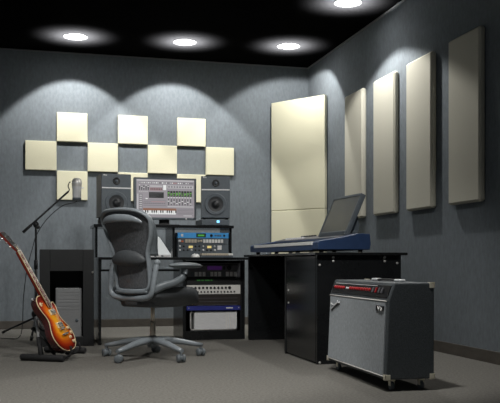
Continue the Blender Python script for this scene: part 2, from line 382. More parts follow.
obj('handle', sweep(new(), [(1.335, 6.85, 0.235), (1.300, 6.84, 0.235), (1.292, 6.825, 0.225), (1.292, 6.822, 0.10), (1.30, 6.822, 0.0865), (1.32, 6.822, 0.084), (1.68, 6.822, 0.084), (1.70, 6.848, 0.084)], 0.006), 'steel', r, ww)

# ------------------------------------------------------------------ gear on the desk under the bridge
GY = 6.91
def gear(name, label, x0, x1, z0, z1, m, y=GY, depth=0.28, cat_='audio processor'):
    r = thing(name, label, cat_, ((x0 + x1) / 2, y + 0.1, z0), 0, 'stacked processors under the bridge shelf'); ww = W(r)
    obj('case', box(new(), x0, x1, y, y + depth, z0, z1, 0.002), m, r, ww)
    return r, ww
GA, GB = 1.198, 1.645
r, ww = gear('blue_preamp', 'bright blue processor with a green display, topmost under the bridge shelf', GA, GB, 0.868, 0.915, 'bluef')
pbox(r, ww, 'display_window', 1.358, 1.442, 0.876, 0.908, 'dark', GY); pbox(r, ww, 'display', 1.372, 1.428, 0.884, 0.899, 'green', GY - 0.004, 0.002)
pbox(r, ww, 'badge', 1.225, 1.245, 0.880, 0.903, 'lgrey', GY); knob(r, ww, 1.49, 0.891, 0.012, 'dark', GY)
for k in range(4): pbox(r, ww, 'button', 1.52 + k * 0.016, 1.531 + k * 0.016, 0.884, 0.898, 'spk', GY)
knob(r, ww, 1.605, 0.891, 0.009, 'dark', GY)
r, ww = gear('button_sequencer', 'dark processor with a row of pale buttons below the blue one', GA, GB, 0.818, 0.866, 'spk')
for k in range(13):
    if k in (4, 5): continue
    pbox(r, ww, 'button', 1.262 + k * 0.026, 1.283 + k * 0.026, 0.828, 0.858, 'beige' if k < 4 else 'white', GY, 0.006)
pbox(r, ww, 'orange_button', 1.228, 1.246, 0.832, 0.846, 'orange', GY, 0.006); knob(r, ww, 1.215, 0.843, 0.011, 'lgrey', GY)
for x in (1.376, 1.400): knob(r, ww, x, 0.843, 0.010, 'beige', GY)
r, ww = gear('meter_compressor', 'dark processor with two lit amber meters and many knobs, resting on the desk', GA, GB, DT + 0.002, 0.816, 'spk')
for x in (1.292, 1.455): pbox(r, ww, 'meter', x, x + 0.036, 0.782, 0.802, 'yellow', GY)
pbox(r, ww, 'grey_button', 1.545, 1.582, 0.768, 0.806, 'lgrey', GY)
for k in range(12):
    for z in (0.798, 0.765):
        x = 1.215 + k * 0.034
        if (z > 0.78 and (1.275 < x < 1.345 or 1.44 < x < 1.51)) or 1.53 < x < 1.6: continue
        knob(r, ww, x, z, 0.008, 'lgrey' if (k + int(z * 1000)) % 3 == 0 else 'dark', GY)
r = thing('small_keyboard', 'little keyboard with beige keys lying along the desk front', 'keyboard', (1.5, 6.84, DT), 0); ww = W(r)
obj('case', box(new(), 1.375, 1.655, 6.78, 6.89, DT + 0.001, DT + 0.022, 0.003), 'spk', r, ww)
for k in range(14):
    obj('key', box(new(), 1.381 + k * 0.0195, 1.3985 + k * 0.0195, 6.777, 6.86, DT + 0.018, DT + 0.036, 0.002), 'beige' if k < 12 else 'white', r, ww)
r = thing('computer_mouse', 'white computer mouse on the desk edge beside the little keyboard', 'mouse', (1.325, 6.78, DT)); ww = W(r)
t = new(); ell(t, (1.325, 6.78, DT + 0.0005), 0.038, 0.055, 0.035)
for v in t.verts: v.co.z = max(v.co.z, DT + 0.0005)
obj('shell', t, 'white', r, ww)
obj('scroll_wheel', cyl(new(), (1.321, 6.75, DT + 0.032), (1.329, 6.75, DT + 0.032), 0.006, n=12), 'spk', r, ww)
# pale console seen between chair and compressor
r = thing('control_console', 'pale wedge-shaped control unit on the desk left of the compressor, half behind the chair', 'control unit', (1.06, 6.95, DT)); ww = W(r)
obj('body', prism(new(), [(0.93, DT + 0.001), (1.146, DT + 0.001), (1.146, DT + 0.03), (1.052, DT + 0.17), (1.03, DT + 0.185), (0.93, DT + 0.185)], 'y', 6.96, 7.10, bev=0.004), 'paleglow', r, ww)
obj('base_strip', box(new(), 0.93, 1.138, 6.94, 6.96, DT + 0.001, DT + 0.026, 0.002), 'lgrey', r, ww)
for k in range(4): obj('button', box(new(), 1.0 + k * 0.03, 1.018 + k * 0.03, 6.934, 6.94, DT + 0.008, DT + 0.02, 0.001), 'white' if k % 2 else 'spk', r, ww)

# ------------------------------------------------------------------ speakers, monitor, drive on the bridge
BZ = 0.976
pd = solid('speaker_pad', 'flat black pad under the left speaker on the bridge shelf', 'speaker pad', box(new(), 0.548, 0.815, 6.99, 7.26, BZ, BZ + 0.054, 0.004), 'rubber', (0.68, 7.12, BZ))
dr = thing('desk_drive', 'flat dark box with a glowing blue light under the right speaker', 'drive', (1.56, 7.1, BZ)); w = W(dr)
obj('case', box(new(), 1.42, 1.69 - 0.02, 6.975, 7.26, BZ + 0.008, BZ + 0.058, 0.004), 'spk', dr, w)
for fx in (1.45, 1.64):
    for fy_ in (7.0, 7.23): obj('foot', cyl(new(), (fx, fy_, BZ + 0.0005), (fx, fy_, BZ + 0.01), 0.012, n=12), 'rubber', dr, w)
obj('light', box(new(), 1.553, 1.577, 6.968, 6.9755, BZ + 0.030, BZ + 0.050, 0.002), 'cyan', dr, w)
def speaker(loc, label):
    r = thing('studio_speaker', label, 'speaker', loc, 0, 'studio speakers on the bridge shelf')
    hw, dp, hh = 0.127, 0.24, 0.366
    obj('cabinet', box(new(), -hw, hw, 0.012, dp, 0, hh, 0.004), 'spkside', r)
    for fx in (-0.1, 0.1):
        for fy_ in (0.03, dp - 0.03): obj('foot', cyl(new(), (fx, fy_, -0.0145), (fx, fy_, 0.001), 0.014, n=14), 'rubber', r)
    obj('baffle', box(new(), -hw, hw, 0.0, 0.012, 0, hh, 0.004), 'spk', r)
    obj('baffle_groove', box(new(), -hw + 0.004, hw - 0.004, -0.002, 0.0005, 0.241, 0.252, 0.001), 'lgrey', r)
    wf = obj('woofer', lathe(new(), (0, 0, 0.12), (0, -1, 0), [(0.096, 0), (0.096, 0.006), (0.088, 0.008), (0.082, 0.004), (0.074, 0.009), (0.067, 0.004), (0.062, 0.003)], 40), 'spk', r)
    obj('woofer_cone', lathe(new(), (0, 0, 0.12), (0, -1, 0), [(0.066, 0.004), (0.045, 0.0018), (0.026, 0.0006), (0.026, 0.003), (0.020, 0.009), (0.010, 0.013), (0, 0.014)], 40), 'cone', wf)
    tt = obj('tweeter', lathe(new(), (0.002, 0, 0.305), (0, -1, 0), [(0.032, 0), (0.032, 0.004), (0.026, 0.004), (0.020, 0.0015), (0.014, 0.0015)], 28), 'satin', r)
    obj('tweeter_dome', lathe(new(), (0.002, 0, 0.305), (0, -1, 0), [(0.014, 0.001), (0.012, 0.006), (0.006, 0.009), (0, 0.010)], 20), 'spk', tt)
    t = new()
    box(t, -0.110, -0.100, -0.0015, 0.0, 0.350, 0.362); box(t, -0.098, -0.092, -0.0015, 0.0, 0.350, 0.358); box(t, -0.090, -0.080, -0.0015, 0.0, 0.350, 0.355)
    obj('emblem', t, 'white', r)
    return r
sp = speaker((0.685, 7.0, BZ + 0.0695), 'grey studio speaker left of the monitor, lower edge behind the chair')
sp.rotation_euler.z = R(6); s2 = copy_tree(sp); s2.location = (1.548, 6.995, BZ + 0.0735); s2.rotation_euler.z = R(-11); s2['label'] = 'grey studio speaker right of the monitor, on the box with the blue light'

mo = thing('computer_monitor', 'wide flat computer monitor showing grey software with a small piano keyboard', 'monitor', (1.116, 7.08, BZ))
mw, mh, zb = 0.274, 0.364, 0.056
obj('housing', box(new(), -mw, mw, 0.002, 0.045, zb, zb + mh, 0.006), 'spk', mo)
t = new()
for a in ((-mw, -mw + 0.022, zb, zb + mh), (mw - 0.016, mw, zb, zb + mh), (-mw + 0.022, mw - 0.016, zb + mh - 0.014, zb + mh), (-mw + 0.022, mw - 0.016, zb, zb + 0.018)): box(t, a[0], a[1], -0.012, 0.002, a[2], a[3], 0.002)
obj('bezel', t, 'spk', mo)
obj('stand_neck', box(new(), -0.045, 0.045, 0.045, 0.075, 0.010, 0.24, 0.006), 'satin', mo)
obj('stand_foot', box(new(), -0.12, 0.12, -0.04, 0.15, 0.001, 0.014, 0.005), 'satin', mo)
obj('power_button', cyl(new(), (mw - 0.09, -0.012, zb + 0.008), (mw - 0.09, -0.015, zb + 0.008), 0.007, n=14), 'lgrey', mo)
# the picture on the screen (flat, at the face of the panel)
keys = ['s_bg', 's_lt', 's_wh', 's_dk', 's_bk', 's_gr', 's_br', 's_pk', 's_mid']
SX0, SX1, SZ0, SZ1 = -mw + 0.022, mw - 0.016, zb + 0.018, zb + mh - 0.014
t = new(); lay = [0]
def q(k, u0, u1, v0, v1):     # u right, v down, in crop units of the picture
    lay[0] += 1
    y = -0.0003 - 0.00003 * lay[0]
    f_ = lambda u: SX0 + (u - 45) / 377 * (SX1 - SX0)
    h_ = lambda v: SZ1 - (v - 68) / 238 * (SZ1 - SZ0)
    vs = [t.verts.new((f_(a), y, h_(b))) for a, b in ((u0, v1), (u1, v1), (u1, v0), (u0, v0))]
    fc = t.faces.new(vs); fc.material_index = keys.index(k)
q('s_bg', 45, 422, 68, 306)
q('s_lt', 47, 420, 70, 78); q('s_mid', 60, 415, 84, 95)
for k in range(26):
    if random.random() < 0.75: q('s_wh' if k % 3 else 's_lt', 66 + k * 13, 66 + k * 13 + random.uniform(5, 11), 86, 93)
q('s_pk', 280, 308, 86, 93)
for k in range(5): q('s_dk', 62 + k * 14, 69 + k * 14, 106, 136); q('s_wh', 62 + k * 14, 69 + k * 14, 104 + 7 * (k % 3), 108 + 7 * (k % 3))
for k in range(5): q('s_lt', 62 + k * 12, 70 + k * 12, 142, 147)
q('s_pk', 132, 212, 120, 137); q('s_lt', 132, 212, 106, 114)
for k in range(7): q('s_dk', 136 + k * 11, 143 + k * 11, 124, 133)
q('s_wh', 218, 238, 102, 134); q('s_bk', 126, 222, 148, 184)
for k in range(3): q('s_dk', 134, 210 - 20 * k, 155 + k * 9, 158 + k * 9)
q('s_lt', 246, 416, 104, 122)
for k in range(9): q('s_mid', 250 + k * 18, 262 + k * 18, 108, 118)
for k in range(9):
    x = 246 + k * 18
    q('s_bk', x, x + 15, 138, 174); q('s_gr', x + 2, x + 13, 146 + (k * 7) % 9, 156 + (k * 5) % 8)
    q('s_gr', x + 3, x + 8, 162, 170)
    q('s_wh', x + 2, x + 12, 178, 182); q('s_dk', x + 4, x + 10, 188, 228); q('s_wh', x + 2, x + 12, 200 + (k * 11) % 18, 205 + (k * 11) % 18)
for k in range(4): q('s_mid', 90, 236, 196 + k * 11, 199 + k * 11)
q('s_wh', 104, 118, 186, 192); q('s_pk', 140, 230, 206, 210)
for k in range(12): q('s_mid', 90 + k * 12, 97 + k * 12, 214, 222)
q('s_lt', 246, 416, 234, 240); q('s_lt', 50, 58, 160, 262); q('s_mid', 62, 84, 160, 262)
for k in range(7): q('s_lt', 65, 81, 166 + k * 13, 172 + k * 13)
q('s_br', 88, 304, 248, 262); q('s_wh', 90, 300, 262, 286)
for k in range(15):
    q('s_mid', 103.5 + k * 14, 104.5 + k * 14, 262, 286)
    if k % 7 not in (2, 6): q('s_bk', 100 + k * 14, 108 + k * 14, 262, 276)
for k in range(5): q('s_mid', 310, 416, 250 + k * 9, 253 + k * 9)
q('s_lt', 350, 405, 290, 296)
so = obj('screen', t, keys, mo)

# ------------------------------------------------------------------ office chair
ch = thing('office_chair', 'grey mesh-backed swivel office chair seen from behind in front of the studio desk', 'office chair', (0.796, 5.60, 0), -(0.26 + 0.66))
def by(x, z):                       # how far back the backrest surface lies
    s = (z - 0.45) / 0.56
    return -0.205 - 0.13 * s + 0.055 * math.sin(PI * min(1, max(0, s))) * 0.6 + 1.1 * x * x
hoop = [(0, 1.004), (0.11, 0.999), (0.18, 0.980), (0.217, 0.945), (0.219, 0.905), (0.202, 0.83), (0.175, 0.765), (0.158, 0.71), (0.158, 0.64), (0.158, 0.55), (0.150, 0.495), (0.115, 0.472), (0, 0.468)]
full = hoop + [(-x, z) for x, z in hoop[-2:0:-1]]
P3 = cat([(x, by(x, z), z) for x, z in full], 5)
obj('back_frame', sweep(new(), P3, 0.012, 0.020, ref=(0, 1, 0), closed=True, n=12), 'chairlt', ch)
# woven mesh stretched in the hoop
def halfw(z):
    pts = sorted([(b, a) for a, b in hoop if a > 0.05] + [(1.004, 0.09), (0.468, 0.1)])
    for (z0, a), (z1, b) in zip(pts, pts[1:]):
        if z0 <= z <= z1: return a + (b - a) * (z - z0) / (z1 - z0)
    return 0.1
t = new(); rows = []
for i in range(29):
    z = 0.474 + (0.998 - 0.474) * i / 28; hw = halfw(z)
    rows.append([t.verts.new((hw * (-1 + j / 6), by(hw * (-1 + j / 6), z) + 0.004, z)) for j in range(13)])
for a, b in zip(rows, rows[1:]):
    for j in range(12): f = t.faces.new((a[j], a[j + 1], b[j + 1], b[j])); f.smooth = True
mesh_o = obj('back_mesh', t, 'mesh', ch)
md = mesh_o.modifiers.new('thick', 'SOLIDIFY'); md.thickness = 0.004
# added glossy crescent inside the hoop, shaped to catch a highlight
bandp = cat([(x, by(x, z) - 0.026, z) for x, z in ((-0.185, 0.915), (-0.12, 0.940), (0, 0.948), (0.12, 0.940), (0.185, 0.915))], 6, False)
obj('highlight_band', sweep(new(), bandp, 0.027, 0.016, ref=(0, 1, 0), n=12, radii=[0.25 + 0.75 * math.sin(PI * i / (len(bandp) - 1)) for i in range(len(bandp))]), 'chairlt', ch)
t = new(); ell(t, (0, by(0, 0.69) - 0.02, 0.688), 0.160, 0.030, 0.052)
for v in t.verts: v.co.y += 0.9 * v.co.x ** 2; v.co.z -= 0.7 * v.co.x ** 2
obj('lumbar_pad', t, 'pad', ch)
for s in (-1, 1):                   # side wings of the back sweep forward from the hoop
    t = new(); rows = []
    for i in range(15):
        z = 0.70 + 0.255 * i / 14; k = 1 - i / 14; hw = halfw(z) - 0.004
        dx, dy = 0.008 + 0.028 * k, 0.026 + 0.042 * k
        rows.append([t.verts.new((s * (hw + dx * u), by(hw, z) + dy * u - 0.012 * math.sin(PI * u), z)) for u in (0, .25, .5, .75, 1)])
    for a, b in zip(rows, rows[1:]):
        for j in range(4): f = t.faces.new((a[j], a[j + 1], b[j + 1], b[j])); f.smooth = True
    wg = obj('side_wing', t, 'chair', ch); md = wg.modifiers.new('thick', 'SOLIDIFY'); md.thickness = 0.008
# U-shaped yoke that carries the back
yk = [(-0.205, -0.165, 0.655), (-0.207, -0.185, 0.60), (-0.204, -0.20, 0.52), (-0.195, -0.205, 0.46), (-0.165, -0.205, 0.430), (-0.10, -0.205, 0.420), (0, -0.205, 0.418)]
yk = cat(yk + [(-x, y, z) for x, y, z in yk[-2::-1]], 5, False)
obj('back_yoke', sweep(new(), yk, 0.020, 0.016, ref=(0, 1, 0), n=12), 'chairlt', ch)
for s in (-1, 1):
    obj('pivot_knob', lathe(new(), (s * 0.195, -0.165, 0.655), (s, -0.2, 0), [(0, 0), (0.020, 0.002), (0.022, 0.016), (0.016, 0.030), (0, 0.034)], 16), 'chairlt', ch)
obj('lower_bar', sweep(new(), cat([(-0.15, by(0.15, 0.47) - 0.02, 0.462), (0, by(0, 0.46) - 0.02, 0.455), (0.15, by(0.15, 0.47) - 0.02, 0.462)], 6, False), 0.010, 0.010), 'chair', ch)
# seat
t = new()
t2 = bmesh.new(); bmesh.ops.create_grid(t2, x_segments=12, y_segments=12, size=1)
top = {}
def seat_pt(u, v, up):
    # superellipse plan
    x = 0.255 * u * math.sqrt(1 - 0.30 * v * v); y = 0.03 + 0.235 * v * math.sqrt(1 - 0.25 * u * u)
    z = 0.475 + 0.02 * u * u - 0.05 * max(0, v) ** 3
    return (x, y, z if up else z - 0.13 * (1 - 0.5 * max(abs(u), abs(v)) ** 3))
n = 12
A = [[t.verts.new(seat_pt(-1 + 2 * i / n, -1 + 2 * j / n, True)) for j in range(n + 1)] for i in range(n + 1)]
B = [[t.verts.new(seat_pt(-1 + 2 * i / n, -1 + 2 * j / n, False)) for j in range(n + 1)] for i in range(n + 1)]
for i in range(n):
    for j in range(n):
        for G in (A, B): f = t.faces.new((G[i][j], G[i + 1][j], G[i + 1][j + 1], G[i][j + 1])); f.smooth = True
bd = [(i, 0) for i in range(n)] + [(n, j) for j in range(n)] + [(n - i, n) for i in range(n)] + [(0, n - j) for j in range(n)]
for k in range(len(bd)):
    a, b = bd[k], bd[(k + 1) % len(bd)]
    f = t.faces.new((A[a[0]][a[1]], A[b[0]][b[1]], B[b[0]][b[1]], B[a[0]][a[1]])); f.smooth = True
t2.free()
obj('seat', t, 'pad', ch)
t = box(new(), -0.15, 0.15, -0.17, 0.16, 0.355, 0.425, 0.025, seg=3); box(t, -0.06, 0.06, -0.21, -0.15, 0.37, 0.43, 0.012)
obj('tilt_mechanism', t, 'pad', ch)
for s in (-1, 1):
    ap = cat([(s * 0.195, -0.19, 0.47), (s * 0.235, -0.15, 0.50), (s * 0.275, -0.07, 0.525), (s * 0.29, -0.01, 0.56), (s * 0.29, 0.01, 0.622)], 6, False)
    obj('arm_support', sweep(new(), ap, 0.018, 0.026, n=12), 'chair', ch)
    t = new(); ell(t, (s * 0.285, 0.025, 0.637), 0.048, 0.160, 0.021)
    for v in t.verts: v.co.z -= 0.35 * max(0, v.co.y - 0.09) ** 1.5 * 0.6
    obj('armrest_pad', t, 'chair', ch)
lv = obj('tilt_lever', sweep(new(), cat([(-0.13, -0.05, 0.40), (-0.25, -0.06, 0.41), (-0.285, -0.06, 0.45), (-0.285, -0.06, 0.52)], 4, False), 0.008), 'chair', ch)
obj('lever_tip', box(new(), -0.295, -0.275, -0.075, -0.045, 0.50, 0.54, 0.006), 'chairlt', lv)
obj('gas_lift', cyl(cyl(new(), (0, 0, 0.10), (0, 0, 0.25), 0.020), (0, 0, 0.25), (0, 0, 0.36), 0.014), 'gas', ch)
obj('hub', lathe(new(), (0, 0, 0.075), (0, 0, 1), [(0, 0), (0.036, 0), (0.042, 0.03), (0.040, 0.062), (0.028, 0.072), (0.022, 0.080), (0, 0.080)], 24), 'chair', ch)
for k in range(5):
    a = R(165 + 72 * k) - 0.26 - ch.rotation_euler.z
    d = Vector((math.cos(a), math.sin(a), 0)); L_ = 0.345
    lp = [d * r_ + Vector((0, 0, z)) for r_, z in ((0.02, 0.122), (0.10, 0.120), (0.20, 0.106), (0.30, 0.086), (L_ + 0.012, 0.077))]
    leg = obj('leg', sweep(new(), lp, 0.024, 0.020, ref=(0, 0, 1), n=12, radii=[1.35, 1.25, 1.05, 0.85, 0.66]), 'chairlt', ch)
    aa = a + (0.9, 0.5, 1.3, 0.2, 0.7)[k]; e = Vector((math.cos(aa), math.sin(aa), 0)); c0 = d * L_
    cs = new(); cyl(cs, c0 + Vector((0, 0, 0.028)) - e * 0.006, c0 + Vector((0, 0, 0.028)) + e * 0.006, 0.020)
    cyl(cs, c0 + Vector((0, 0, 0.03)), c0 + Vector((0, 0, 0.075)), 0.009)
    for s in (-1, 1):
        m0 = c0 + Vector((0, 0, 0.0275)) + e * (s * 0.010); m1 = c0 + Vector((0, 0, 0.0275)) + e * (s * 0.028)
        lathe(cs, m0, e * s, [(0, 0), (0.026, 0), (0.0275, 0.004), (0.0275, 0.013), (0.022, 0.018), (0, 0.018)], 22)
    obj('caster', cs, 'chair', leg)

# ------------------------------------------------------------------ guitar on its stand
CAMYAW = 0.2599
cY, sY = math.cos(CAMYAW), math.sin(CAMYAW)
def rm(l, t_, z=0.0):               # survey axes turned by the shooting direction -> room axes
    return Vector((l * cY + t_ * sY, -l * sY + t_ * cY, z))
phi, tau, rol = R(78), R(29), R(5)
fh = rm(math.sin(phi), -math.cos(phi)); wv = rm(math.cos(phi), math.sin(phi))
nk = (Vector((0, 0, 1)) * math.cos(tau) - fh * math.sin(tau))
fr = (fh * math.cos(tau) + Vector((0, 0, 1)) * math.sin(tau))
rot = Matrix.Rotation(rol, 3, fr); nk2 = rot @ nk; wv2 = rot @ wv
base = rm(-1.245, 5.51, 0.046)
gt = bpy.data.objects.new('electric_guitar', None); C.objects.link(gt); gt.empty_display_size = 0.05
Mg = (Matrix((wv2, nk2, fr)).transposed() * 0.95).to_4x4(); Mg.translation = base
gt.matrix_world = Mg
tag(gt, 'cherry sunburst electric guitar with cream binding leaning in a black stand', 'guitar')
out = [(0, 0), (.06, .004), (.115, .027), (.15, .065), (.164, .112), (.157, .155), (.133, .196), (.110, .232), (.102, .262), (.108, .292), (.121, .322), (.125, .35), (.115, .369), (.095, .371), (.075, .357), (.060, .338), (.045, .335), (.036, .36), (.032, .405), (0, .436), (-.035, .441), (-.07, .438), (-.105, .420), (-.126, .392), (-.130, .358), (-.120, .32), (-.106, .288), (-.101, .26), (-.109, .23), (-.134, .194), (-.158, .152), (-.165, .11), (-.15, .064), (-.115, .027), (-.06, .004)]
O2 = [Vector((p.x, p.y)) for p in cat([(a, b, 0) for a, b in out], 4)]
ctr = Vector((0, 0.2)); TH = 0.050
t = new()
bk = [t.verts.new((p.x, p.y, 0.003)) for p in O2]; bk2 = [t.verts.new((ctr.x + (p.x - ctr.x) * .975, ctr.y + (p.y - ctr.y) * .975, 0)) for p in O2]; ft = [t.verts.new((p.x, p.y, TH)) for p in O2]
n = len(O2)
for i in range(n):
    j = (i + 1) % n
    f = t.faces.new((bk[i], bk[j], ft[j], ft[i])); f.smooth = True
    t.faces.new((bk2[i], bk2[j], bk[j], bk[i]))
cv = t.verts.new((0, 0.2, 0))
for i in range(n): t.faces.new((bk2[i], bk2[(i + 1) % n], cv))
obj('body', t, 'mahog', gt)
t = new(); lay_ = t.loops.layers.color.new('burst') if False else t.loops.layers.float_color.new('burst')
rings = [(1.0, 0.0), (0.95, 0.001), (0.87, 0.003), (0.76, 0.006), (0.62, 0.009), (0.45, 0.011), (0.25, 0.012)]
cols = [(.07, .004, .003), (.12, .006, .004), (.24, .012, .004), (.44, .04, .005), (.70, .14, .008), (.86, .30, .013), (.90, .40, .018)]
RV = [[t.verts.new((ctr.x + (p.x - ctr.x) * s, ctr.y + (p.y - ctr.y) * s, TH + h)) for p in O2] for s, h in rings]
cvt = t.verts.new((0, .2, TH + .0125)); colof = {}
for rv, c in zip(RV, cols):
    for v in rv: colof[v] = (*c, 1)
colof[cvt] = (.90, .42, .02, 1)
fs = []
for a, b in zip(RV, RV[1:]):
    for i in range(n): fs.append(t.faces.new((a[i], a[(i + 1) % n], b[(i + 1) % n], b[i])))
for i in range(n): fs.append(t.faces.new((RV[-1][i], RV[-1][(i + 1) % n], cvt)))
for f in fs:
    f.smooth = True
    for lp in f.loops: lp[lay_] = colof[lp.vert]
obj('top', t, 'burst', gt)
obj('binding', sweep(new(), [(p.x, p.y, TH + 0.0005) for p in O2], 0.0034, closed=True, n=8), 'ivory', gt)
TZ = TH + 0.0125
# neck, fretboard, headstock
t = new(); pts = [(0, .34, TH + .004), (0, .43, TH + .006), (0, .60, TH + .007), (0, .793, TH + .008)]
sweep(t, pts, 0.024, 0.020, ref=(0, 0, 1), n=14, radii=[1.1, 1.08, 1.0, 0.9])
obj('neck', t, 'neckred', gt)
fbz = TH + 0.021
t = prism(new(), [(-.0285, .335), (.0285, .335), (.0215, .793), (-.0215, .793)], 'z', fbz - .006, fbz + .001)
fb = obj('fretboard', t, 'rosewood', gt)
for s in (-1, 1):
    obj('fretboard_binding', sweep(new(), [(s * .0290, .335, fbz - .001), (s * .0220, .793, fbz - .001)], 0.0028, n=8), 'ivory', fb)
frets = [0.628 * 2 ** (-k / 12) + 0.165 for k in range(23)]
for k in (1, 3, 5, 7, 9, 12, 15, 17, 19):
    a, b = frets[k - 1], frets[k]; m_ = (a + b) / 2; hgt = (a - b) * 0.42; wd = 0.0225 - 0.006 * (m_ - .335) / .458
    obj('inlay', prism(new(), [(-wd * .85, m_ + hgt), (wd * .85, m_ + hgt), (wd, m_ - hgt), (-wd, m_ - hgt)], 'z', fbz, fbz + .0022), 'pearl', fb)
for k in range(1, 21):
    wd = .0285 - .007 * (frets[k] - .335) / .458
    obj('fret', cyl(new(), (-wd, frets[k], fbz + .001), (wd, frets[k], fbz + .001), 0.0007, n=6), 'nickel', fb)
obj('nut', box(new(), -.0215, .0215, .793, .798, fbz - .004, fbz + .004), 'pearl', gt)
hs = Matrix.Translation((0, .797, TH + .012)) @ Matrix.Rotation(R(-14), 4, 'X')
t = prism(new(), [(-.022, 0), (.022, 0), (.033, .035), (.040, .15), (.036, .176), (.018, .183), (0, .176), (-.018, .183), (-.036, .176), (-.040, .15), (-.033, .035)], 'z', -.008, .007, bev=.0015)
hd = obj('headstock', t, 'neckred', gt, hs)
obj('headstock_face', prism(new(), [(-.020, .002), (.020, .002), (.030, .036), (.037, .149), (.033, .172), (.018, .178), (0, .171), (-.018, .178), (-.033, .172), (-.037, .149), (-.030, .036)], 'z', .0068, .0088), 'dark', hd, hs)
obj('truss_cover', prism(new(), [(-.008, .008), (.008, .008), (.007, .028), (0, .034), (-.007, .028)], 'z', .0088, .0105), 'ivory', hd, hs)
for s in (-1, 1):
    for k in range(3):
        y = .045 + k * .042; xx = .033 + .002 * k
        t = cyl(new(), (s * .022, y, .007), (s * .022, y, .018), .004, n=10); cyl(t, (s * (xx - .004), y, -.004), (s * (xx + .012), y, -.004), .0035, n=8)
        ell(t, (s * (xx + .019), y, -.004), .009, .009, .006)
        obj('tuner', t, 'nickel', gt, hs)
for y in (.300, .195):
    t = box(new(), -.045, .045, y - .022, y + .022, TZ - .004, TZ + .006, .003)
    pr = obj('pickup_ring', t, 'ivory', gt)
    obj('pickup', box(new(), -.034, .034, y - .016, y + .016, TZ + .005, TZ + .013, .003), 'nickel', pr)
    obj('pole_screws', box(new(), -.028, .028, y + (.006 if y > .25 else -.010), y + (.010 if y > .25 else -.006), TZ + .0125, TZ + .0145, .0015), 'steel', pr)
obj('bridge', box(new(), -.043, .043, .155, .168, TZ + .002, TZ + .015, .003), 'nickel', gt, Matrix.Rotation(R(2), 4, 'Z'))
obj('tailpiece', box(new(), -.050, .050, .112, .126, TZ + .001, TZ + .014, .005), 'nickel', gt)
for k in range(6):
    x = -.0225 + .009 * k; xn = -.016 + .0064 * k
    obj('string', sweep(new(), [(x, .12, TZ + .014), (x * .98, .162, TZ + .0165), (xn, .793, fbz + .005), (xn * 1.1, .84, fbz - .001)], 0.0005, n=5), 'steel', gt)
for x, y in ((.098, .155), (.118, .115), (.065, .085), (.088, .050)):
    obj('knob', lathe(new(), (x, y, TH + .006), (0, 0, 1), [(.0135, 0), (.0125, .010), (.010, .016), (0, .016)], 18), 'ivory', gt)
sw = obj('switch_plate', lathe(new(), (-.085, .375, TH + .001), (0, 0, 1), [(.0185, 0), (.0185, .004), (.006, .006), (0, .006)], 22), 'ivory', gt)
obj('switch_tip', cyl(new(), (-.085, .375, TH + .006), (-.085, .379, TH + .020), .0035, n=8), 'ivory', sw)
obj('strap_button', lathe(new(), (-.10, .428, TH * .5), (-.5, .8, 0), [(.004, 0), (.004, .008), (.008, .012), (.006, .016), (0, .016)], 12), 'chrome', gt)

st = thing('guitar_stand', 'low black folding stand with padded floor bars under the sunburst guitar', 'guitar stand', rm(-1.35, 5.62)); w = W(st)
def bar(p, q_, r_, name, m): return obj(name, sweep(new(), [p, p + (q_ - p) * .03, p + (q_ - p) * .97, q_], r_, n=14, radii=[.8, 1, 1, .8]), m, st, w)
bar(rm(-1.535, 5.47, .0235), rm(-1.225, 5.37, .0235), .0225, 'floor_bar', 'rubber')
bar(rm(-1.50, 5.97, .0235), rm(-1.185, 5.87, .0235), .0225, 'floor_bar', 'rubber')
# sprung A-frame: one upright from each floor bar meeting behind the guitar
UPZ = Vector((0, 0, 1))
apex = base - fh * .225 + UPZ * .275
for a_ in (rm(-1.385, 5.42, .03), rm(-1.41, 5.93, .03)):
    up = obj('upright', sweep(new(), [a_, a_ + (apex - a_) * .42], .017, n=12), 'rubber', st, w)
    obj('upright_rod', sweep(new(), [a_ + (apex - a_) * .40, a_ + (apex - a_) * .95], .009, n=10), 'chrome', up, w)
obj('hinge', ell(new(), apex - UPZ * .015, .022, .03, .03), 'mmetal', st, w)
for off in (-.075, .075):
    o_ = base + wv2 * off
    cr = cat([apex + wv2 * off * .5 - UPZ * .11, o_ - fh * .11 + UPZ * .09, o_ - fh * .065 + UPZ * .02, o_ - fh * .015 - UPZ * .022, o_ + fh * .045 - UPZ * .010, o_ + fh * .074 + UPZ * .018, o_ + fh * .066 + UPZ * .06], 5, False)
    obj('cradle_arm', sweep(new(), cr, .008, n=10), 'rubber', st, w)
obj('cross_rod', sweep(new(), [apex - wv2 * .045 - UPZ * .11, apex + wv2 * .045 - UPZ * .11], .009, n=10), 'mmetal', st, w)

# ------------------------------------------------------------------ microphone on a boom stand
MB = Vector((0.025, 7.443, 0)); rt = Vector((cY, -sY, 0))
ms = thing('microphone_stand', 'thin black tripod boom stand between the guitar and the back wall', 'microphone stand', MB); w = W(ms)
obj('pole', cyl(cyl(new(), MB + Vector((0, 0, .06)), MB + Vector((0, 0, .62)), .013), MB + Vector((0, 0, .62)), MB + Vector((0, 0, .985)), .0095), 'mmetal', ms, w)
obj('height_clutch', cyl(new(), MB + Vector((0, 0, .60)), MB + Vector((0, 0, .68)), .018, n=14), 'mmetal', ms, w)
for e in (Vector((-.271, 7.90, .012)), Vector((-.016, 7.085, .012)), Vector((.34, 7.58, .012))):
    top_ = MB + Vector((0, 0, .17)) + (e - MB).normalized() * .02
    lg_ = obj('leg', sweep(new(), [top_, e], .0095, n=10), 'mmetal', ms, w)
    d_ = (e - top_).normalized()
    obj('foot', sweep(new(), [e - d_ * .05, e], .012, n=10), 'rubber', lg_, w)
obj('leg_collar', cyl(new(), MB + Vector((0, 0, .15)), MB + Vector((0, 0, .20)), .022, n=16), 'mmetal', ms, w)
